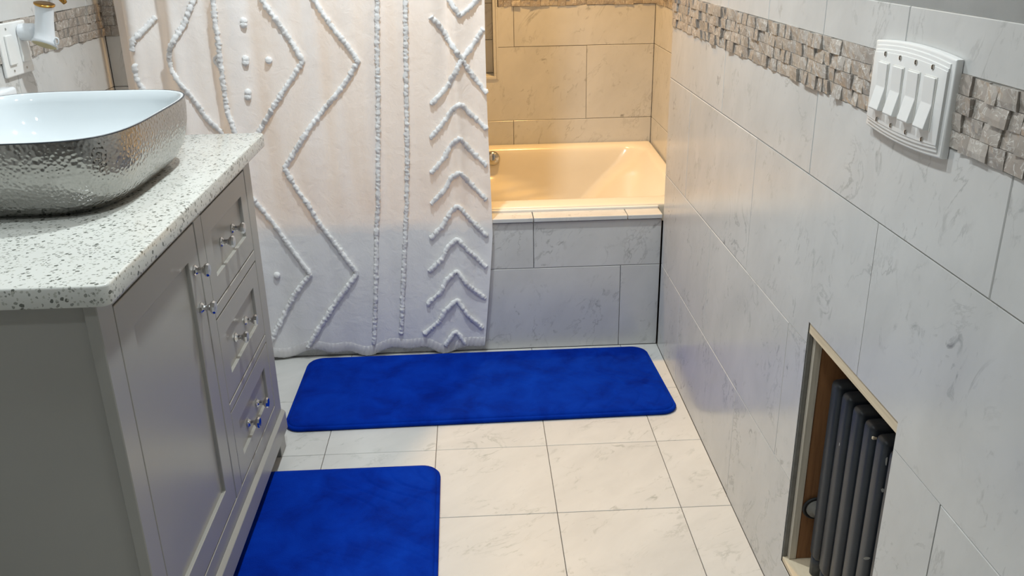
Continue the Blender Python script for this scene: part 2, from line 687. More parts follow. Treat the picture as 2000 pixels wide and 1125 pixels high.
NX0, NX1, NZ0, NZ1 = -0.84, -0.503, 0.773, 1.40
wb = slab('wall_back', [
    ((XA_L - 0.2, YB + TH, 0), (NX0, YB + 0.25, CEIL)), ((NX1, YB + TH, 0), (XA_R + 0.1, YB + 0.25, CEIL)),
    ((NX0, YB + TH, 0), (NX1, YB + 0.25, NZ0)), ((NX0, YB + TH, NZ1), (NX1, YB + 0.25, CEIL)),
    ((NX0, YB + 0.105, NZ0), (NX1, YB + 0.25, NZ1))], M['grout_dark'])
wb['label'] = 'marble tiled back wall of the tub alcove with niche'
fr_b = lambda u, v, d: Vector((u, YB + d, v))
hole_b = (NX0, NX1, NZ0, NZ1)
tile_rows([(0.3, 0.606, seq(-0.438, 0.6, XA_L, XA_R)), (0.606, 0.898, seq(-0.141, 0.6, XA_L, XA_R)), (0.898, MB0, seq(-0.431, 0.6, XA_L, XA_R)),
           (MB1, 1.44, seq(-0.141, 0.6, XA_L, XA_R)), (1.44, 1.74, seq(-0.431, 0.6, XA_L, XA_R)), (1.74, 2.04, seq(-0.141, 0.6, XA_L, XA_R)),
           (2.04, CEIL, seq(-0.431, 0.6, XA_L, XA_R))], fr_b, M['wall_tile'], wb, hole=hole_b)
mosaic(NX1 + 0.012, XA_R, MB0, MB1, fr_b, wb)
# niche lining
fr_nb = lambda u, v, d: Vector((u, YB + 0.095 + d, v))
tile_rows([(NZ0 + 0.012, 0.918, [NX0, NX1 - 0.01]), (0.918, 1.06, [NX0, NX1 - 0.01]), (1.06, NZ1, [NX0, NX1 - 0.01])], fr_nb, M['wall_tile'], wb)
box('niche_sill', (NX0, YB - 0.004, NZ0), (NX1, YB + 0.10, NZ0 + 0.012), M['wall_tile'], wb, 0.002)
box('niche_side', (NX1 - 0.010, YB - 0.002, NZ0 + 0.012), (NX1, YB + 0.105, NZ1), M['wall_tile'], wb, 0.001)
box('niche_edge', (NX1 + 0.001, YB - 0.003, NZ0 - 0.001), (NX1 + 0.009, YB + 0.02, NZ1), M['wall_tile'], wb, 0.001)

wl = slab('wall_left', [((XL - 0.2, YREAR, 0), (XL - TH, 2.795, TOP_TILE))], M['grout_light'])
wl['label'] = 'marble tiled wall with mosaic band behind the vanity'
fr_l = lambda u, v, d: Vector((XL - d, u, v))
tile_rows([(0.0, 0.297, seq(1.6, 0.6, YREAR, 2.795)), (0.297, 0.599, seq(1.9, 0.6, YREAR, 2.795)), (0.599, 0.900, seq(1.6, 0.6, YREAR, 2.795)),
           (0.900, MB0, seq(2.225, 0.6, YREAR, 2.795)), (MB1, TOP_TILE, seq(2.4, 0.3, YREAR, 2.795))], fr_l, M['wall_tile'], wl)
mosaic(2.02, 2.795, MB0, MB1, fr_l, wl)
box('wall_paint', (XL - 0.2, YREAR, TOP_TILE), (XL - 0.004, 2.795, CEIL), M['paint_wall'], wl)

# short return and left side wall of the alcove
wal = slab('wall_alcove_left', [((XL - 0.2, 2.795 + TH, 0), (XA_L - TH, YB + 0.2, CEIL))], M['grout_dark'])
wal['label'] = 'tiled return and left end wall of the alcove'
fr_n = lambda u, v, d: Vector((u, 2.795 + d, v))
tile_rows([(0.0, 0.6, [XL, XA_L]), (0.6, 0.9, [XL, XA_L]), (0.9, MB0, [XL, XA_L]), (MB1 + 0.022, 1.5, [XL, XA_L]), (1.5, 2.0, [XL, XA_L]), (2.0, CEIL, [XL, XA_L])],
          fr_n, M['wall_tile'], wal)
mosaic(XL, XA_L, MB0, MB1 + 0.022, fr_n, wal, rows=4, wmin=0.022, wmax=0.03)
fr_al = lambda u, v, d: Vector((XA_L - d, u, v))
tile_rows([(0.3, 0.6, [2.795, 3.2, YB]), (0.6, 0.9, [2.795, 3.0, YB]), (0.9, MB0, [2.795, 3.2, YB]), (MB1, 1.5, [2.795, 3.0, YB]), (1.5, 2.0, [2.795, 3.2, YB]),
           (2.0, CEIL, [2.795, 3.0, YB])], fr_al, M['wall_tile'], wal)
mosaic(2.795, 3.1, MB0, MB1, fr_al, wal)

# unseen sides of the room
tag(slab('wall_rear', [((XL - 0.2, YREAR - 0.1, 0), (0.34, YREAR, CEIL))], M['paint_wall']), kind='structure')
tag(slab('ceiling', [((XL - 0.2, YREAR - 0.1, CEIL), (0.4, YB + 0.3, CEIL + 0.1))], M['ceiling']), kind='structure')

# ------------------------------------------------------------------ tub surround (tiled front and ledge)
ws = slab('wall_tub_front', [((XA_L, YT + TH, 0), (XR - 0.001, YT + 0.045, 0.450))], M['grout_dark'])
ws['label'] = 'low marble tiled wall along the front of the tub'
fr_t = lambda u, v, d: Vector((u, YT + d, v))
tile_rows([(0.0, 0.291, seq(-0.132, 0.6, XA_L, XR - 0.001)), (0.291, 0.449, seq(-0.42, 0.6, XA_L, XR - 0.001))], fr_t, M['wall_tile'], ws)
lx = [XA_L, -1.32, -1.02, -0.72, -0.42, -0.115, XR - 0.001]
for a, b in zip(lx[:-1], lx[1:]):
    box('ledge_tile', (a + 0.001, YT - 0.010, 0.452), (b - 0.001, 2.772, 0.466), M['wall_tile'], ws, 0.002)

# ------------------------------------------------------------------ bathtub
def rrect(x0, x1, y0, y1, r, n=8, m=14):
    """rounded rectangle, constant number of points, m points along each straight side"""
    pts = []
    cs = [(x1 - r, y0 + r, -90), (x1 - r, y1 - r, 0), (x0 + r, y1 - r, 90), (x0 + r, y0 + r, 180)]
    for ci, (cx, cy, a0) in enumerate(cs):
        for k in range(n + 1):
            a = math.radians(a0 + 90 * k / n)
            pts.append((cx + r * math.cos(a), cy + r * math.sin(a)))
        nx, ny, na = cs[(ci + 1) % 4]
        a = math.radians(na)
        q = (nx + r * math.cos(a), ny + r * math.sin(a))
        p = pts[-1]
        for k in range(1, m):
            pts.append((p[0] + (q[0] - p[0]) * k / m, p[1] + (q[1] - p[1]) * k / m))
    return pts


tub_root = empty('bathtub', ((XA_L + XA_R) / 2, 3.18, 0.0), 'cream white built-in bathtub behind the tiled ledge', 'bathtub')
TO = (tub_root.location.x, tub_root.location.y, 0.0)
rim_z = lambda y: 0.480 + (y - 2.772) * 0.036
loops = []
A0, A1, B0, B1 = XA_L + 0.003, XA_R - 0.003, 2.778, YB - 0.003
for dx, dz, r in ((0, -0.06, 0.004), (0, -0.008, 0.004), (0.004, -0.002, 0.006), (0.010, 0.0, 0.01)):
    loops.append([(x, y, rim_z(y) + dz) for x, y in rrect(A0 + dx, A1 - dx, B0 + dx, B1 - dx, r)])
IX0, IX1, IY0, IY1 = A0 + 0.09, A1 - 0.045, 2.868, 3.535
for gx, dz, r in ((-0.012, 0.0, 0.09), (0.0, -0.004, 0.085), (0.010, -0.016, 0.08)):
    loops.append([(x, y, rim_z(y) + dz) for x, y in rrect(IX0 + gx, IX1 - gx, IY0 + gx, IY1 - gx, r)])
levels = [(0.44, 0.060, 0.022, 0.07), (0.40, 0.11, 0.028, 0.06), (0.35, 0.165, 0.036, 0.055), (0.30, 0.215, 0.045, 0.055), (0.25, 0.255, 0.056, 0.06),
                      (0.19, 0.30, 0.07, 0.08), (0.145, 0.345, 0.10, 0.10), (0.125, 0.40, 0.15, 0.14)]
fine = []
for p, q in zip(levels[:-1], levels[1:]):
    for k in range(4):
        fine.append([p[i] + (q[i] - p[i]) * k / 4 for i in range(4)])
fine.append(levels[-1])
for z, xr, yin, r in fine:
    loops.append([(x, y, z) for x, y in rrect(IX0 + yin + 0.02, IX1 - xr, IY0 + yin, IY1 - yin, r)])
tv, tf = [], []
NP = len(loops[0])
for L in loops:
    for x, y, z in L:
        # sculpted armrest swelling out of the back inner side
        if z < 0.45 and y > 3.3 and x < -0.2:
            crest = 0.392 - 0.44 * max(0.0, x + 0.56)
            w = max(0.0, min(1.0, (crest - z + 0.012) / 0.032))
            y -= 0.060 * w * w * (3 - 2 * w) * max(0.0, min(1.0, (-0.2 - x) / 0.15))
        tv.append((x - TO[0], y - TO[1], z))
for i in range(len(loops) - 1):
    for k in range(NP):
        a, b = i * NP + k, i * NP + (k + 1) % NP
        tf.append((a, b, b + NP, a + NP))
tf.append(tuple(range((len(loops) - 1) * NP, len(loops) * NP)))
tub_me = mesh_from(tv, tf, 'tub_shell', True)
tub = new_ob('tub_shell', tub_me, M['tub'], tub_root)
sub = tub.modifiers.new('sub', 'SUBSURF')
sub.levels = sub.render_levels = 1
box('caulk_line', (XA_L, 2.7725, 0.462), (XR - 0.001, 2.783, 0.474), M['caulk'], tub_root, 0.003, 2, TO)
ov, of = lathe([(0.0, 0.0), (0.028, 0.0), (0.030, -0.006), (0.026, -0.016), (0.012, -0.022), (0.0, -0.022)], 24, 'y')
ovp = on_y((962, 310), 3.505)
new_ob('overflow_knob', mesh_from(ov, of, 'overflow_knob', True), M['nickel'], tub_root, (ovp.x - TO[0], 3.516 - TO[1], ovp.z))

# ------------------------------------------------------------------ lamps (above the frame)
for i, (x, y, p) in enumerate(DOWNLIGHTS):
    r = empty('recessed_downlight', (x, y, CEIL), ['recessed white ceiling downlight over the middle of the floor', 'recessed white ceiling downlight above the basin',
              'recessed white ceiling downlight over the doorway side', 'recessed white ceiling downlight near the rear left corner'][i], 'ceiling light', 'white ceiling downlights')
    v, f = lathe([(0.050, -0.001), (0.075, -0.001), (0.075, -0.010), (0.062, -0.014), (0.050, -0.006)], 32)
    new_ob('trim_ring', mesh_from(v, f[:-2], 'trim_ring', True), M['white_plastic'], r)
    v, f = lathe([(0.0, -0.002), (0.049, -0.002), (0.049, -0.005), (0.0, -0.005)], 32)
    new_ob('diffuser', mesh_from(v, f, 'diffuser'), M['lamp_white'], r)
    s = spot('downlight_beam', (0, 0, -0.06), p, WHITE)
    s.parent = r
for i, (x, y, p) in enumerate(ALCOVE_LIGHTS):
    r = empty('shower_downlight', (x, y, CEIL), 'warm recessed downlight in the ceiling above the tub', 'ceiling light')
    v, f = lathe([(0.050, -0.001), (0.075, -0.001), (0.075, -0.010), (0.062, -0.014), (0.050, -0.006)], 32)
    new_ob('trim_ring', mesh_from(v, f[:-2], 'trim_ring', True), M['white_plastic'], r)
    v, f = lathe([(0.0, -0.002), (0.049, -0.002), (0.049, -0.005), (0.0, -0.005)], 32)
    new_ob('diffuser', mesh_from(v, f, 'diffuser'), M['lamp_warm'], r)
    s = spot('downlight_beam', (0, 0, -0.06), p, WARM, 1.95)
    s.parent = r

# ------------------------------------------------------------------ shower curtain
CX0, CX1, CZ1 = -1.650, -0.556, 2.02


def hem_z(x):
    return 0.020 + 0.010 * math.sin(x * 21.0 + 0.4) + 0.006 * math.sin(x * 47.0)


def curtain_y(x, z):
    s = (x - CX0) / (CX1 - CX0)
    fold = 0.0
    # tight gathers on the left, soft waves on the right
    left = max(0.0, min(1.0, (-1.12 - x) / 0.30))
    fold += left * 0.036 * (0.5 + 0.5 * math.sin((x + 1.60) * 46.0 + 0.8 * math.sin(z * 2.2))) ** 1.5
    fold += left * 0.010 * (0.5 + 0.5 * math.sin((x + 1.60) * 97.0 + 1.0 * z))
    soft = 1.0 - 0.6 * left
    fold += soft * 0.009 * (0.5 + 0.5 * math.sin((x + 0.56) * 30.0 + 0.5 * z))
    fold += soft * 0.008 * (0.5 + 0.5 * math.sin((x + 0.56) * 67.0 + 1.3 * math.sin(z * 3.0)))
    fold += 0.007 * noise.noise((x * 22 + 3, z * 1.6, 4.0))
    fold += 0.012 * math.exp(-((x + 0.650) / 0.016) ** 2) * min(1, z / 0.6)
    fold += 0.004 * noise.noise((x * 9, z * 5, 0.0))
    # pressed against the ledge, nearly flat below it
    fold *= 1.0 - (0.45 + 0.30 * math.exp(-((z - 0.46) / 0.10) ** 2)) * max(0.0, min(1.0, (0.62 - z) / 0.12)) if z < 0.62 else 1.0
    lean = 0.012 * max(0.0, z - 0.6)
    back = max(0.0, min(1.0, (-1.555 - x) / 0.07)) * max(0.0, min(1.0, (z - 0.55) / 0.1))  # left edge curled back, shaped to block the alcove light
    return 2.697 - fold * (0.75 + 0.25 * min(1.0, z)) - lean + 0.095 * back ** 1.6


curt = empty('shower_curtain', (-1.08, 2.69, 0.02), 'white cotton shower curtain with raised tufted zigzags and chevrons', 'shower curtain')
CO = Vector(curt.location)
NXc, NZc = 300, 130
cv, cf = [], []
for i in range(NXc + 1):
    for j in range(NZc + 1):
        s, t = i / NXc, j / NZc
        x = CX0 + (CX1 - CX0) * s
        zb = hem_z(x)
        z = zb + (CZ1 - zb) * (t ** 1.35)
        taper = 0.036 * max(0.0, 0.42 - z) / 0.42 - 0.004 * math.sin(z * 5.0)
        xx = x - taper * s ** 3
        cv.append(Vector((xx, curtain_y(x, z), z)) - CO)
for i in range(NXc):
    for j in range(NZc):
        q = i * (NZc + 1) + j
        cf.append((q, q + NZc + 1, q + NZc + 2, q + 1))
new_ob('fabric', mesh_from(cv, cf, 'fabric', True), M['cloth'], curt)
# hem: a doubled, slightly gathered band
hv, hf = [], []
NH = 420
for i in range(NH + 1):
    x = CX0 + (CX1 - CX0) * i / NH
    s = i / NH
    zb = hem_z(x)
    for j, (dz, dy) in enumerate(((0.034, 0.0004), (0.031, 0.0018), (0.018, 0.0020), (0.004, 0.0018), (-0.001, 0.0), (0.004, -0.0015))):
        z = zb + dz + random.uniform(-0.0012, 0.0012)
        xx = x - (0.036 * max(0.0, 0.42 - z) / 0.42 - 0.004 * math.sin(z * 5.0)) * s ** 3
        hv.append(Vector((xx, curtain_y(x, z) - dy - 0.0009 * math.sin(x * 420 + j), z)) - CO)
for i in range(NH):
    for j in range(5):
        q = i * 6 + j
        hf.append((q, q + 6, q + 7, q + 1))
new_ob('hem', mesh_from(hv, hf, 'hem', True), M['hem'], curt)


def tuft(name, px, r=0.0075, close=False):
    pts = []
    for p in px:
        w = on_y(p, 2.682)
        pts.append(Vector((w.x, 0, max(w.z, 0.03))))
    # gentle rounding of the corners
    pts = resample(pts, 0.0036)
    sm = []
    for i in range(len(pts)):
        a = pts[max(0, i - 2):i + 3]
        c = sum(a, Vector()) / len(a)
        jx, jz = random.uniform(-0.0009, 0.0009), random.uniform(-0.0009, 0.0009)
        sm.append(Vector((c.x + jx, curtain_y(c.x, c.z) - r * 0.45, c.z + jz)) - CO)
    rr = [r * random.uniform(0.78, 1.12) * (0.55 if i in (0, len(sm) - 1) else 1) for i in range(len(sm))]
    v, f = tube(sm, rr, 9, 0.30, 0.75)
    return new_ob(name, mesh_from(v, f, name, True), M['tuft'], curt)


ZIG = [
    [(509, -14), (520, 10), (552, 54), (576, 92), (592, 119), (575, 147), (552, 181), (528, 220), (506, 257), (455, 335), (501, 398), (540, 448), (575, 497), (606, 537), (576, 574), (546, 632), (532, 660), (524, 676)],
    [(603, -16), (614, 2), (650, 54), (678, 88), (700, 119), (682, 150), (664, 176), (634, 212), (606, 248), (580, 290), (556, 328), (580, 372), (600, 398), (618, 432), (660, 486), (697, 535), (676, 565), (655, 593), (628, 634), (610, 664), (600, 682)],
    [(384, -14), (380, 0), (365, 43), (349, 72), (337, 95), (336, 115), (341, 137), (365, 169), (386, 200), (405, 230), (430, 256), (446, 276)],
    [(419, -10), (424, 40), (430, 83), (437, 150), (446, 212), (462, 256), (470, 272)],
    [(306, 31), (286, 55), (266, 77), (264, 100)],
    [(268, 120), (272, 151), (284, 171), (300, 190)],
]
for z_ in ZIG:
    tuft('tufted_zigzag', z_, 0.0084)
for z_ in ([(737, -10), (736, 90), (738, 200), (738, 300), (738, 403), (735, 446), (734, 560), (730, 676)],
           [(792, -10), (793, 150), (795, 300), (794, 403), (792, 436), (787, 560), (783, 656)]):
    tuft('tufted_stripe', z_, 0.0074)
CHEV = [
    [(872, -8), (898, 32), (929, 4), (938, -8)],
    [(840, 29), (862, 54), (880, 84), (902, 115), (923, 148), (953, 184)],
    [(945, 54), (920, 94), (902, 115), (876, 166), (858, 186), (840, 205)],
    [(839, 272), (872, 232), (884, 212), (900, 202), (922, 226), (953, 254)],
    [(840, 340), (868, 308), (880, 284), (898, 268), (922, 298), (953, 326)],
    [(840, 401), (868, 372), (880, 350), (898, 335), (922, 364), (953, 394)],
    [(839, 470), (868, 438), (878, 418), (895, 403), (918, 430), (953, 465)],
    [(836, 534), (864, 506), (874, 484), (893, 468), (918, 494), (952, 526)],
    [(832, 598), (862, 570), (872, 548), (892, 531), (916, 560), (950, 588)],
    [(826, 656), (858, 630), (870, 606), (893, 588), (915, 618), (945, 646)],
    [(868, 680), (878, 662), (890, 648), (900, 660), (911, 678)],
]
for z_ in CHEV:
    tuft('tufted_chevron', z_, 0.0080)
tuft('tufted_triangle', [(434, 104), (417, 117), (428, 128), (439, 139)], 0.006)
tuft('tufted_triangle', [(434, 108), (428, 118), (436, 132)], 0.006)
for p in ((476, 41), (476, 48), (480, 115), (480, 122), (526, 117), (485, 180), (485, 189), (540, 539)):
    w = on_y(p, 2.682)
    bm = bmesh.new()
    bmesh.ops.create_icosphere(bm, subdivisions=3, radius=0.0105)
    for v in bm.verts:
        v.co *= 1 + random.uniform(-0.13, 0.13)
        v.co.y *= 0.7
    me = bm_done(bm, 'tufted_dot', smooth=True)
    new_ob('tufted_dot', me, M['tuft'], curt, Vector((w.x, curtain_y(w.x, w.z) - 0.004, w.z)) - CO)
# rod that carries it, above the frame
rv, rf = lathe([(0.0, XA_L + 0.002), (0.012, XA_L + 0.002), (0.012, XA_R - 0.002), (0.0, XA_R - 0.002)], 20, 'x')
rod = new_ob('curtain_rod', mesh_from(rv, rf, 'curtain_rod', True), M['chrome'], None, (0, 2.76, 2.035))
tag(rod, 'chrome rod carrying the white shower curtain', 'curtain rod')

# ------------------------------------------------------------------ bath mats
def mat_rug(name, corners, label, seed, th=0.021):
    """corners: near-left, near-right, far-right, far-left (x, y)"""
    cx = sum(c[0] for c in corners) / 4
    cy = sum(c[1] for c in corners) / 4
    root = empty(name, (cx, cy, 0.0), label, 'bath mat', 'plush blue bath mats')
    C = [Vector((c[0] - cx, c[1] - cy, 0)) for c in corners]
    W = ((C[1] - C[0]).length + (C[2] - C[3]).length) / 2
    H = ((C[3] - C[0]).length + (C[2] - C[1]).length) / 2

    def bil(u, v):
        return (C[0] * (1 - u) + C[1] * u) * (1 - v) + (C[3] * (1 - u) + C[2] * u) * v

    NU = int(W / 0.0034)
    NV = int(H / 0.0034)
    verts, faces = [], []
    R = 0.045

    def rnd_pt(u, v):
        # squeeze the square grid into a rounded rectangle
        x, y = (u - 0.5) * W, (v - 0.5) * H
        hx, hy = W / 2 - R, H / 2 - R
        ex, ey = abs(x) - hx, abs(y) - hy
        if ex > 0 and ey > 0:
            m = max(ex, ey)
            l = math.hypot(ex, ey)
            k = m / l
            x = math.copysign(hx + ex * k, x)
            y = math.copysign(hy + ey * k, y)
            edge = R - m
        else:
            edge = min(W / 2 - abs(x), H / 2 - abs(y))
        return x / W + 0.5, y / H + 0.5, max(0.0, edge)

    for i in range(NU + 1):
        for j in range(NV + 1):
            u, v, e = rnd_pt(i / NU, j / NV)
            p = bil(u, v)
            k = min(1.0, e / 0.020)
            z = 0.008 + (th - 0.008) * math.sqrt(max(0.0, 1 - (1 - k) ** 2))
            n1 = noise.noise((p.x * 3.2 + seed, p.y * 5.0, seed))
            n2 = noise.noise((p.x * 11 + seed, p.y * 13.0, seed + 3))
            z += k * (0.0026 * n1 + 0.0018 * n2 + 0.0016 * noise.noise((p.x * 31 + seed, p.y * 17.0, 8.0)))
            # pressed wave pattern
            q = ((u * W + 0.5 * v * H) * 14 + 0.8 * math.sin(v * H * 22 + 1.2 * n1 + seed)) % 1.0
            z -= k * 0.0042 * math.exp(-((q - 0.5) / 0.095) ** 2) * max(0.0, min(1.0, (u - 0.30) * 3)) * (0.55 + 0.45 * n1)
            verts.append((p.x, p.y, z))
    for i in range(NU):
        for j in range(NV):
            a = i * (NV + 1) + j
            faces.append((a, a + NV + 1, a + NV + 2, a + 1))
    new_ob('plush_top', mesh_from(verts, faces, 'plush_top', True), M['velvet'], root)
    # edge binding: a cord all the way round
    ring = []
    per = [(R / W, 0)]
    npt = 26
    def arc(cu, cv, a0):
        return [(cu + R / W * math.cos(math.radians(a0 + 90 * t / 8)), cv + R / H * math.sin(math.radians(a0 + 90 * t / 8))) for t in range(9)]
    loop = arc(1 - R / W, R / H, -90) + arc(1 - R / W, 1 - R / H, 0) + arc(R / W, 1 - R / H, 90) + arc(R / W, R / H, 180)
    loop.append(loop[0])
    pts = [bil(u, v) + Vector((0, 0, 0.0072)) for u, v in loop]
    pts = resample(pts, 0.02)
    v, f = tube(pts, 0.0068, 8, cap=False)
    new_ob('edge_binding', mesh_from(v, f, 'edge_binding', True), M['velvet'], root)
    box('backing', (-W / 2 + 0.03, -H / 2 + 0.03, 0.0), (W / 2 - 0.03, H / 2 - 0.03, 0.006), M['velvet'], root)
    return root


mat_rug('bath_mat', [(-1.172, 2.218), (-0.034, 2.236), (-0.056, 2.666), (-1.168, 2.664)], 'long royal blue plush bath mat along the front of the tub', 1.7)
mat_rug('bath_mat', [(-1.20, 1.27), (-0.716, 1.27), (-0.726, 1.995), (-1.20, 1.995)], 'royal blue plush bath mat in front of the vanity drawers', 5.1)

# ------------------------------------------------------------------ vanity cabinet
XV, VY0, VY1, VZT = -1.155, 1.196, 2.145, 0.826
van = empty('vanity_cabinet', (-1.42, 1.67, 0.0), 'grey painted shaker vanity cabinet with one door and three drawers', 'vanity')
VO = tuple(van.location)
vm = M['vanity']
XBK = XL + 0.012


def vbox(name, lo, hi, bevel=0.0015, mat=None, parent=None, origin=None):
    return box(name, lo, hi, mat or vm, parent or van, bevel, 1, origin or VO)


# posts that run down into the legs
for (x0, x1) in ((XV - 0.020, XV), (XBK, XBK + 0.05)):
    for (y0, y1) in ((VY0, VY0 + 0.054), (VY1 - 0.058, VY1)):
        vbox('leg', (x0, y0, 0.0), (x1, y1, VZT))
vbox('leg_block', (XV - 0.055, VY1 - 0.058, 0.0), (XV - 0.0205, VY1 - 0.001, 0.062))
vbox('leg_block', (XV - 0.055, VY0 + 0.001, 0.0), (XV - 0.0205, VY0 + 0.054, 0.062))
vbox('end_panel', (XBK + 0.051, VY0 + 0.007, 0.062), (XV - 0.0205, VY0 + 0.024, VZT - 0.001))
vbox('end_panel', (XBK + 0.051, VY1 - 0.024, 0.062), (XV - 0.0205, VY1 - 0.007, VZT - 0.001))
vbox('back_panel', (XBK + 0.012, VY0 + 0.055, 0.062), (XBK + 0.024, VY1 - 0.06, VZT - 0.001))
vbox('bottom_panel', (XBK + 0.03, VY0 + 0.025, 0.075), (XV - 0.03, VY1 - 0.025, 0.09))
vbox('stile', (XV - 0.020, 1.671, 0.160), (XV, 1.7185, 0.803))
vbox('rail', (XV - 0.020, VY0 + 0.0545, 0.803), (XV, VY1 - 0.0585, VZT))
vbox('rail', (XV - 0.020, VY0 + 0.0545, 0.062), (XV, VY1 - 0.0585, 0.160))
for z0, z1 in ((0.572, 0.598), (0.350, 0.369)):
    vbox('rail', (XV - 0.020, 1.719, z0), (XV, VY1 - 0.0585, z1))
# base moulding
bm = bmesh.new()
bm_box(bm, (0, VY0 - 0.004, 0.058), (0.011, VY1 + 0.003, 0.118))
for v in bm.verts:
    if v.co.z > 0.1 and v.co.x > 0.005:
        v.co.z -= 0.009
        v.co.x -= 0.001
me = bm_done(bm, 'base_moulding', 0.002, 2)
new_ob('base_moulding', me, vm, van, (XV + 0.0002 - VO[0], -VO[1], 0))
# black sheet added behind the gaps, standing in for their shade
vbox('gap_shade', (XV - 0.032, VY0 + 0.06, 0.165), (XV - 0.0205, VY1 - 0.064, 0.80), 0, M['black'])


def knob_mesh():
    prof = [(0.0, 0.0), (0.0105, 0.0), (0.0110, 0.003), (0.0085, 0.005), (0.0062, 0.008), (0.0058, 0.015), (0.0075, 0.019), (0.0125, 0.022), (0.0135, 0.026), (0.0115, 0.030), (0.0, 0.031)]
    v, f = lathe(prof, 8, 'x')
    c, s = math.cos(math.pi / 8), math.sin(math.pi / 8)
    v = [(p[0], p[1] * c - p[2] * s, p[1] * s + p[2] * c) for p in v]
    me = mesh_from(v, f, 'knob')
    me.materials.append(M['chrome'])
    return me


KM = knob_mesh()


def shaker(name, y0, y1, z0, z1, fw, knobs):
    g = 0.0030
    y0, y1, z0, z1 = y0 + g, y1 - g, z0 + g, z1 - g
    cy, cz = (y0 + y1) / 2, (z0 + z1) / 2
    bm = bmesh.new()
    x0, x1, xp = -0.018, 0.0, -0.0075
    o = [(y0 - cy, z0 - cz), (y1 - cy, z0 - cz), (y1 - cy, z1 - cz), (y0 - cy, z1 - cz)]
    n = [(y0 - cy + fw, z0 - cz + fw), (y1 - cy - fw, z0 - cz + fw), (y1 - cy - fw, z1 - cz - fw), (y0 - cy + fw, z1 - cz - fw)]
    vo = [bm.verts.new((x1, *p)) for p in o]
    vi = [bm.verts.new((x1, *p)) for p in n]
    vb = [bm.verts.new((x0, *p)) for p in o]
    vbi = [bm.verts.new((x0, *p)) for p in n]
    for k in range(4):
        j = (k + 1) % 4
        bm.faces.new((vo[k], vo[j], vi[j], vi[k]))
        bm.faces.new((vo[k], vb[k], vb[j], vo[j]))
        bm.faces.new((vb[k], vbi[k], vbi[j], vb[j]))
        bm.faces.new((vi[k], vi[j], vbi[j], vbi[k]))
    bmesh.ops.recalc_face_normals(bm, faces=bm.faces)
    bmesh.ops.bevel(bm, geom=list(bm.edges), offset=0.0014, segments=2, affect='EDGES', profile=0.5)
    d = new_ob(name, bm_done(bm, name), vm, van, (XV - 0.0005 - VO[0], cy - VO[1], cz))
    pb = bmesh.new()
    bm_box(pb, (x0 + 0.001, y0 - cy + fw, z0 - cz + fw), (xp, y1 - cy - fw, z1 - cz - fw))
    new_ob('recessed_panel', bm_done(pb, 'recessed_panel'), vm, d)
    for ky, kz in knobs:
        k = bpy.data.objects.new('knob', KM)
        COL.objects.link(k)
        k.parent = d
        onp = (y0 + fw < ky < y1 - fw) and (z0 + fw < kz < z1 - fw)
        k.location = (xp if onp else 0.0, ky - cy, kz - cz)
    return d


shaker('door', 1.250, 1.671, 0.160, 0.803, 0.060, [(1.632, 0.716), (1.634, 0.636)])
shaker('drawer', 1.7185, 2.087, 0.598, 0.803, 0.050, [(1.852, 0.700), (1.948, 0.700)])
shaker('drawer', 1.7185, 2.087, 0.369, 0.572, 0.050, [(1.852, 0.470), (1.948, 0.470)])
shaker('drawer', 1.7185, 2.087, 0.160, 0.350, 0.048, [(1.852, 0.246), (1.948, 0.246)])

# worktop
bm = bmesh.new()
ctop = rrect(XL + 0.002, -1.130, 1.185, 2.235, 0.016, 6, 2)
lo = [bm.verts.new((x, y, 0.8265)) for x, y in ctop]
hi = [bm.verts.new((x, y, 0.860)) for x, y in ctop]
n = len(ctop)
for k in range(n):
    bm.faces.new((lo[k], lo[(k + 1) % n], hi[(k + 1) % n], hi[k]))
bm.faces.new(lo[::-1])
bm.faces.new(hi)
bmesh.ops.recalc_face_normals(bm, faces=bm.faces)
ed = [e for e in bm.edges if abs(e.verts[0].co.z - e.verts[1].co.z) < 1e-6]
bmesh.ops.bevel(bm, geom=ed, offset=0.004, segments=3, affect='EDGES', profile=0.5)
top = new_ob('countertop', shade_auto(bm_done(bm, 'countertop'), 35), M['quartz'])
tag(top, 'white quartz countertop with grey specks on the vanity', 'countertop')

# ------------------------------------------------------------------ vessel sink
SX, SY, SZ0, SZ1 = -1.442, 1.762, 0.8602, 1.003
sink = empty('vessel_sink', (SX, SY, SZ0), 'oblong vessel basin, hammered silver outside and glossy white inside', 'sink')


def sring(a, b, z, ex=4.2, n=128):
    out = []
    for k in range(n):
        t = 2 * math.pi * k / n
        c, s = math.cos(t), math.sin(t)
        out.append((a * math.copysign(abs(c) ** (2 / ex), c), b * math.copysign(abs(s) ** (2 / ex), s), z))
    return out


def loft(rings, close_last=True):
    v, f = [], []
    n = len(rings[0])
    for r in rings:
        v += r
    for i in range(len(rings) - 1):
        for k in range(n):
            a, b = i * n + k, i * n + (k + 1) % n
            f.append((a, b, b + n, a + n))
    if close_last:
        f.append(tuple(range((len(rings) - 1) * n, len(rings) * n)))
    return v, f


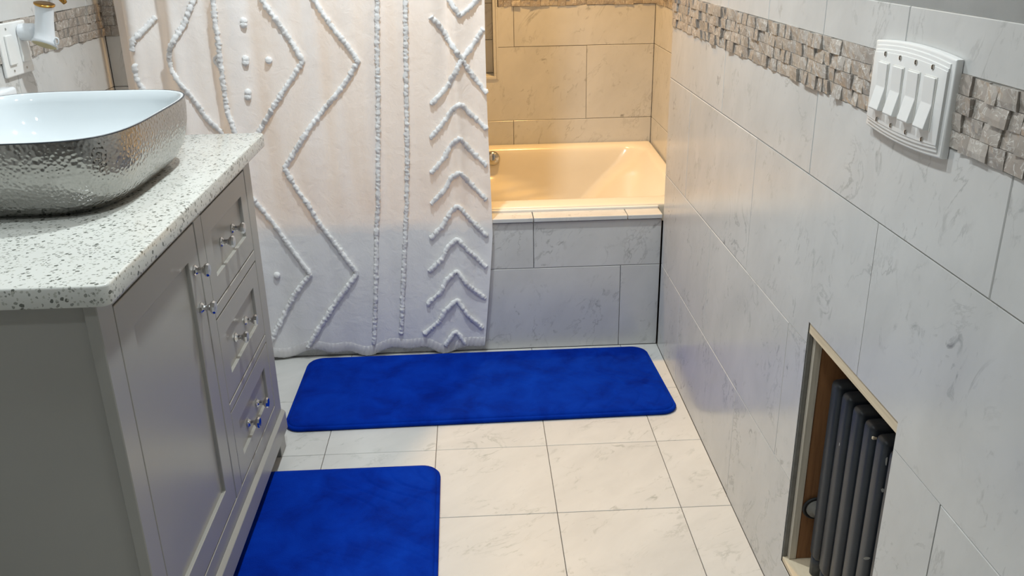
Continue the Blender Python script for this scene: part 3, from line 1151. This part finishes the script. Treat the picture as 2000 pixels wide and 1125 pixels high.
HS = SZ1 - SZ0
SA, SB = 0.230, 0.278
outer = []
for t, k in ((1.0, 1.0), (0.97, 1.002), (0.85, 1.004), (0.65, 0.995), (0.45, 0.972), (0.30, 0.94), (0.18, 0.90), (0.10, 0.862), (0.045, 0.822), (0.012, 0.785), (0.0, 0.76)):
    outer.append(sring(SA - (1 - k) * 0.25, SB - (1 - k) * 0.25, HS * t))
v, f = loft(outer)
new_ob('outer_shell', mesh_from(v, f, 'outer_shell', True), M['hammered'], sink)
v, f = loft([sring(SA + 0.0006, SB + 0.0006, HS * 0.992), sring(SA + 0.0012, SB + 0.0012, HS * 1.0), sring(SA - 0.0002, SB - 0.0002, HS * 1.006), sring(SA - 0.0018, SB - 0.0018, HS * 1.0055)], False)
new_ob('rim_band', mesh_from(v, f, 'rim_band', True), M['iron'], sink)
inner = []
for t, ins in ((0.995, 0.0), (1.004, 0.002), (1.004, 0.005), (0.99, 0.0085), (0.85, 0.012), (0.6, 0.022), (0.4, 0.040), (0.25, 0.066), (0.15, 0.100), (0.11, 0.14), (0.10, 0.18)):
    inner.append(sring(SA - ins, SB - ins, HS * t))
v, f = loft(inner)
new_ob('glazed_interior', mesh_from(v, f, 'glazed_interior', True), M['bowl_white'], sink)
v, f = lathe([(0.0, 0.0), (0.022, 0.0), (0.023, 0.002), (0.018, 0.005), (0.0, 0.006)], 24)
new_ob('drain', mesh_from(v, f, 'drain', True), M['chrome'], sink, (0, 0, HS * 0.1))

# ------------------------------------------------------------------ things on the left wall
pl = empty('switch_plate', (XL + 0.001, 2.228, 1.079), 'white double switch plate on the mosaic band behind the basin', 'switch plate', None)
box('cover', (0.0, -0.070, -0.061), (0.008, 0.070, 0.061), M['white_plastic'], pl, 0.003)
for yy in (-0.032, 0.032):
    rk = box('rocker', (0.008, yy - 0.017, -0.034), (0.013, yy + 0.017, 0.034), M['white_plastic'], pl, 0.002)
    for zz in (-0.048, 0.048):
        v, f = lathe([(0.0, 0.008), (0.003, 0.008), (0.0028, 0.0092), (0.0, 0.0095)], 12, 'x')
        new_ob('screw', mesh_from(v, f, 'screw'), M['nickel'], pl, (0, yy, zz))

cup = empty('wall_cup_fitting', (XL + 0.001, 2.262, 1.09), 'white ceramic wall cup with gold rim beside the switch plate', 'wall fitting')
v, f = lathe([(0.0, 0.010), (0.0185, 0.010), (0.0205, 0.013), (0.0205, 0.040), (0.018, 0.050), (0.0, 0.050)], 28, 'x')
new_ob('neck', mesh_from(v, f, 'neck', True), M['ceramic'], cup, (0, -0.002, 0.024))
prof = [(0.021, 0.088), (0.0205, 0.080), (0.0205, 0.055), (0.022, 0.030), (0.026, 0.010), (0.030, -0.002), (0.0275, -0.003), (0.022, 0.012), (0.018, 0.04)]
v, f = lathe(prof, 32)
oblique = lambda vs: [(p[0], p[1], p[2] - 0.55 * p[1] * max(0.0, min(1.0, (0.03 - p[2]) / 0.03)) - 0.006 * (p[2] < 0.012)) for p in vs]
v = oblique(v)
cb = new_ob('cup_body', mesh_from(v, f[:-2], 'cup_body', True), M['ceramic'], cup, (0.062, 0.0, 0.0))
cb.rotation_euler = (math.radians(6), math.radians(14), 0)
v, f = lathe([(0.0, 0.087), (0.021, 0.087), (0.0235, 0.089), (0.0235, 0.092), (0.019, 0.0935), (0.0, 0.092)], 32)
g_ = new_ob('gold_rim', mesh_from(v, f, 'gold_rim', True), M['gold'], cb)
v, f = lathe([(0.0, 0.020), (0.018, 0.018), (0.0225, 0.008), (0.027, -0.0022), (0.0262, -0.0035), (0.016, 0.012), (0.0, 0.014)], 32)
new_ob('cream_lining', mesh_from(oblique(v), f, 'cream_lining', True), M['cream_in'], cb)
v, f = tube([(0.031 + 0.0045 * math.cos(a), -0.006, 0.010 + 0.008 * math.sin(a)) for a in [2 * math.pi * k / 16 for k in range(17)]], 0.0018, 6, cap=False)
new_ob('ring_eyelet', mesh_from(v, f, 'ring_eyelet', True), M['ceramic'], cb)

hk = empty('gold_hook', (XL + 0.001, 2.46, 1.17), 'small gold hook on the wall beside the curtain', 'hook')
v, f = tube([(0.0, 0.0, 0.055), (0.02, 0.0, 0.05), (0.03, 0.0, 0.03), (0.034, 0.004, 0.01), (0.040, 0.010, -0.004)], [0.006, 0.007, 0.008, 0.009, 0.006], 12)
new_ob('stem', mesh_from(v, f, 'stem', True), M['gold'], hk)
v, f = lathe([(0.0, 0.0), (0.016, 0.0), (0.016, 0.004), (0.010, 0.008), (0.0, 0.008)], 20, 'x')
new_ob('rose', mesh_from(v, f, 'rose', True), M['gold'], hk, (0, 0, 0.055))

# white rounded box standing behind the basin
bm = bmesh.new()
bm_box(bm, (-0.019, -0.060, 0.0), (0.019, 0.030, 0.146))
me = bm_done(bm, 'soap_box', 0.008, 4, True)
sb = new_ob('soap_box', me, M['ceramic'], None, (XL + 0.024, 2.092, 0.8602))
tag(sb, 'white rounded box standing on the counter behind the basin', 'box')

# ------------------------------------------------------------------ four gang switch plate on the right wall
PY, PZ = (PLATE[0] + PLATE[1]) / 2, (PLATE[2] + PLATE[3]) / 2
PW, PH = (PLATE[1] - PLATE[0]) / 2, (PLATE[3] - PLATE[2]) / 2
sp = empty('switch_plate', (0.0, PY, PZ), 'white four-rocker switch plate with arched ribbed edges on the right wall', 'switch plate')


def arch_layer(name, w, h, arch, d0, d1, bev):
    n = 28
    pts = []
    for k in range(n + 1):
        y = -w + 2 * w * k / n
        pts.append((y, h + arch * (1 - (y / w) ** 2) - arch))
    for k in range(n + 1):
        y = w - 2 * w * k / n
        pts.append((y, -h - arch * (1 - (y / w) ** 2) + arch))
    bm = bmesh.new()
    a = [bm.verts.new((-d0, y, z)) for y, z in pts]
    b = [bm.verts.new((-d1, y, z)) for y, z in pts]
    m = len(pts)
    for k in range(m):
        bm.faces.new((a[k], a[(k + 1) % m], b[(k + 1) % m], b[k]))
    bm.faces.new(a)
    fr = bm.faces.new(b[::-1])
    bmesh.ops.recalc_face_normals(bm, faces=bm.faces)
    bmesh.ops.bevel(bm, geom=list(fr.edges), offset=bev, segments=3, affect='EDGES', profile=0.5)
    me = shade_auto(bm_done(bm, name), 50)
    return new_ob(name, me, M['white_plastic'], sp)


AR = 0.0062
PH2 = PH + 0.003
arch_layer('cover', PW, PH2, AR, 0.001, 0.0105, 0.003)
arch_layer('cover_rib', PW - 0.009, PH2 - 0.006, AR, 0.0105, 0.0122, 0.0012)
arch_layer('cover_rib', PW - 0.009, PH2 - 0.0115, AR, 0.0122, 0.0138, 0.0012)
arch_layer('cover_face', PW - 0.009, PH2 - 0.0165, AR * 0.8, 0.0138, 0.0146, 0.0006)
for k in range(4):
    y = (k - 1.5) * 0.0455
    zc = 0.002
    bm = bmesh.new()
    bm_box(bm, (-0.0154, y - 0.0165, zc - 0.0345), (-0.0144, y + 0.0165, zc + 0.0345))
    new_ob('rocker_frame', bm_done(bm, 'rocker_frame'), M['caulk'], sp)
    bm = bmesh.new()
    prof = [(-0.0142, 0.033), (-0.0177, 0.033), (-0.0167, 0.0), (-0.0237, -0.031), (-0.0227, -0.033), (-0.0142, -0.033)]
    A = [bm.verts.new((x, y - 0.0145, z + zc)) for x, z in prof]
    B = [bm.verts.new((x, y + 0.0145, z + zc)) for x, z in prof]
    for i in range(len(prof)):
        j = (i + 1) % len(prof)
        bm.faces.new((A[i], A[j], B[j], B[i]))
    bm.faces.new(A)
    bm.faces.new(B[::-1])
    new_ob('rocker', bm_done(bm, 'rocker', 0.0007, 2), M['white_plastic'], sp)
    for zz in (0.0475, -0.0455):
        v, f = lathe([(0.0, -0.0144), (0.0034, -0.0144), (0.0032, -0.0157), (0.0, -0.0162)], 14, 'x')
        s = new_ob('screw', mesh_from(v, f, 'screw'), M['nickel'], sp, (0, y, zz))
        sl = box('slot', (-0.0165, -0.0004, -0.0028), (-0.0159, 0.0004, 0.0028), M['black'], s)

# ------------------------------------------------------------------ radiator recess
def rbox(name, lo, hi, mat, bev=0.001):
    return box(name, lo, hi, mat, wr, bev, 1)


DEP = 0.30
rbox('opening_top_board', (0.002, oy0 + 0.001, oz1 - 0.022), (DEP, oy1 - 0.001, oz1 - 0.001), M['pine'])
rbox('opening_bottom_board', (0.002, oy0 + 0.001, oz0 + 0.001), (DEP, oy1 - 0.001, oz0 + 0.012), M['pine'])
rbox('opening_side_panel', (0.026, oy1 - 0.012, oz0 + 0.0125), (DEP, oy1 - 0.001, oz1 - 0.0225), M['brown_wood'])
rbox('opening_edge_strip', (0.011, oy1 - 0.014, oz0 + 0.0125), (0.0255, oy1 - 0.001, oz1 - 0.0225), M['pine_v'])
rbox('opening_plaster_edge', (0.0015, oy1 - 0.004, oz0 + 0.0125), (0.0105, oy1 - 0.0005, oz1 - 0.0225), M['plaster'])
rbox('opening_side_panel', (0.004, oy0 + 0.001, oz0 + 0.0125), (DEP, oy0 + 0.008, oz1 - 0.0225), M['pine_v'])
rbox('opening_back_board', (DEP, oy0, oz0), (DEP + 0.03, oy1, oz1), M['brown_wood'])

rad = empty('radiator', (0.10, 1.26, oz0 + 0.0125), 'dark charcoal cast iron column radiator inside the wall opening', 'radiator')
RDO = Vector(rad.location)
ZT = 0.548
for k in range(6):
    y = 1.392 - 0.0475 * k
    if y < oy0 + 0.03:
        break
    zt = ZT
    zb = oz0 + 0.05
    r = 0.0185
    xf, xb = 0.055, 0.165
    cb_ = bmesh.new()
    hw = 0.0182
    poly = [(xf - hw, zb), (xf - hw, zt), (xb + hw, zt), (xb + hw, zb), (xb - hw, zb), (xb - hw, zt - 0.036), (xf + hw, zt - 0.036), (xf + hw, zb)]
    sa = [cb_.verts.new((px - RDO.x, y - hw - RDO.y, pz - RDO.z)) for px, pz in poly]
    sb_ = [cb_.verts.new((px - RDO.x, y + hw - RDO.y, pz - RDO.z)) for px, pz in poly]
    for q in range(8):
        cb_.faces.new((sa[q], sa[(q + 1) % 8], sb_[(q + 1) % 8], sb_[q]))
    cb_.faces.new(sa)
    cb_.faces.new(sb_[::-1])
    new_ob('column', shade_auto(bm_done(cb_, 'column', 0.0115, 4), 50), M['iron'], rad)
    mid = [Vector((0.11, y, zb)), Vector((0.11, y, zt - 0.025))]
    v, f = tube([p - RDO for p in mid], 0.0165, 12)
    new_ob('column', mesh_from(v, f, 'column', True), M['iron'], rad)
    v, f = tube([Vector((xf - 0.004, y, oz0 + 0.0130)) - RDO, Vector((xf, y, zb + 0.02)) - RDO], [0.014, 0.0180], 12)
    new_ob('foot', mesh_from(v, f, 'foot', True), M['iron'], rad)
for z in (ZT - 0.055, oz0 + 0.075):
    v, f = tube([Vector((0.11, 1.135, z)) - RDO, Vector((0.11, 1.405, z)) - RDO], 0.018, 14)
    new_ob('header_pipe', mesh_from(v, f, 'header_pipe', True), M['iron'], rad)
# chips in the paint
for px_, w_, h_, k in (((1731, 900), 0.004, 0.022, 4), ((1724, 957), 0.008, 0.010, 4), ((1688, 880), 0.006, 0.004, 2), ((1692, 1090), 0.014, 0.008, 4), ((1640, 868), 0.003, 0.010, 1), ((1641, 1012), 0.003, 0.004, 1)):
    y = 1.392 - 0.0475 * k
    d = ray(px_)
    xf_, hw_ = 0.055, 0.0182
    P = CAM + d * ((xf_ - hw_ - CAM.x) / d.x)
    nn, tang = Vector((-1, 0, 0)), Vector((0, 1, 0))
    if P.y < y - hw_ + 0.010:
        P = CAM + d * ((y - hw_ - CAM.y) / d.y)
        nn, tang = Vector((0, -1, 0)), Vector((1, 0, 0))
    elif P.y > y + hw_ - 0.010:
        P.y = y + hw_ - 0.010
    z = P.z
    c0 = Vector((P.x, P.y, z)) - RDO
    vs = []
    for q in range(7):
        th = 2 * math.pi * q / 7
        rr = random.uniform(0.6, 1.0)
        vs.append(c0 + tang * (w_ * 0.5 * math.cos(th) * rr) + Vector((0, 0, h_ * 0.5 * math.sin(th) * rr)) + nn * 0.0005)
    vs.append(c0 - nn * 0.001)
    fs = [tuple(range(7))] + [(q, (q + 1) % 7, 7) for q in range(7)]
    new_ob('paint_chip', mesh_from(vs, fs, 'paint_chip'), M['chip'], rad)
# bleed bracket on the top of the fourth column
box('brass_clip', (0.040, 1.392 - 0.0475 * 3 - 0.018, ZT - 0.024), (0.11, 1.392 - 0.0475 * 3 - 0.006, ZT - 0.018), M['pine'], rad, 0.001, 1, tuple(RDO))
# valve and pipe collar on the far side panel
vy = oy1 - 0.013
vp = on_y((1592, 990), vy)
v, f = tube([Vector((vp.x + 0.024 * math.cos(a), vy - 0.004, vp.z + 0.022 * math.sin(a))) - RDO for a in [2 * math.pi * k / 28 for k in range(29)]], 0.0032, 8, cap=False)
new_ob('valve_ring', mesh_from(v, f, 'valve_ring', True), M['black'], rad)
v, f = lathe([(0.0, 0.0), (0.021, 0.0), (0.019, -0.010), (0.010, -0.014), (0.010, -0.045), (0.0, -0.045)], 20, 'y')
new_ob('valve_body', mesh_from(v, f, 'valve_body', True), M['plaster'], rad, Vector((vp.x, vy, vp.z)) - RDO)
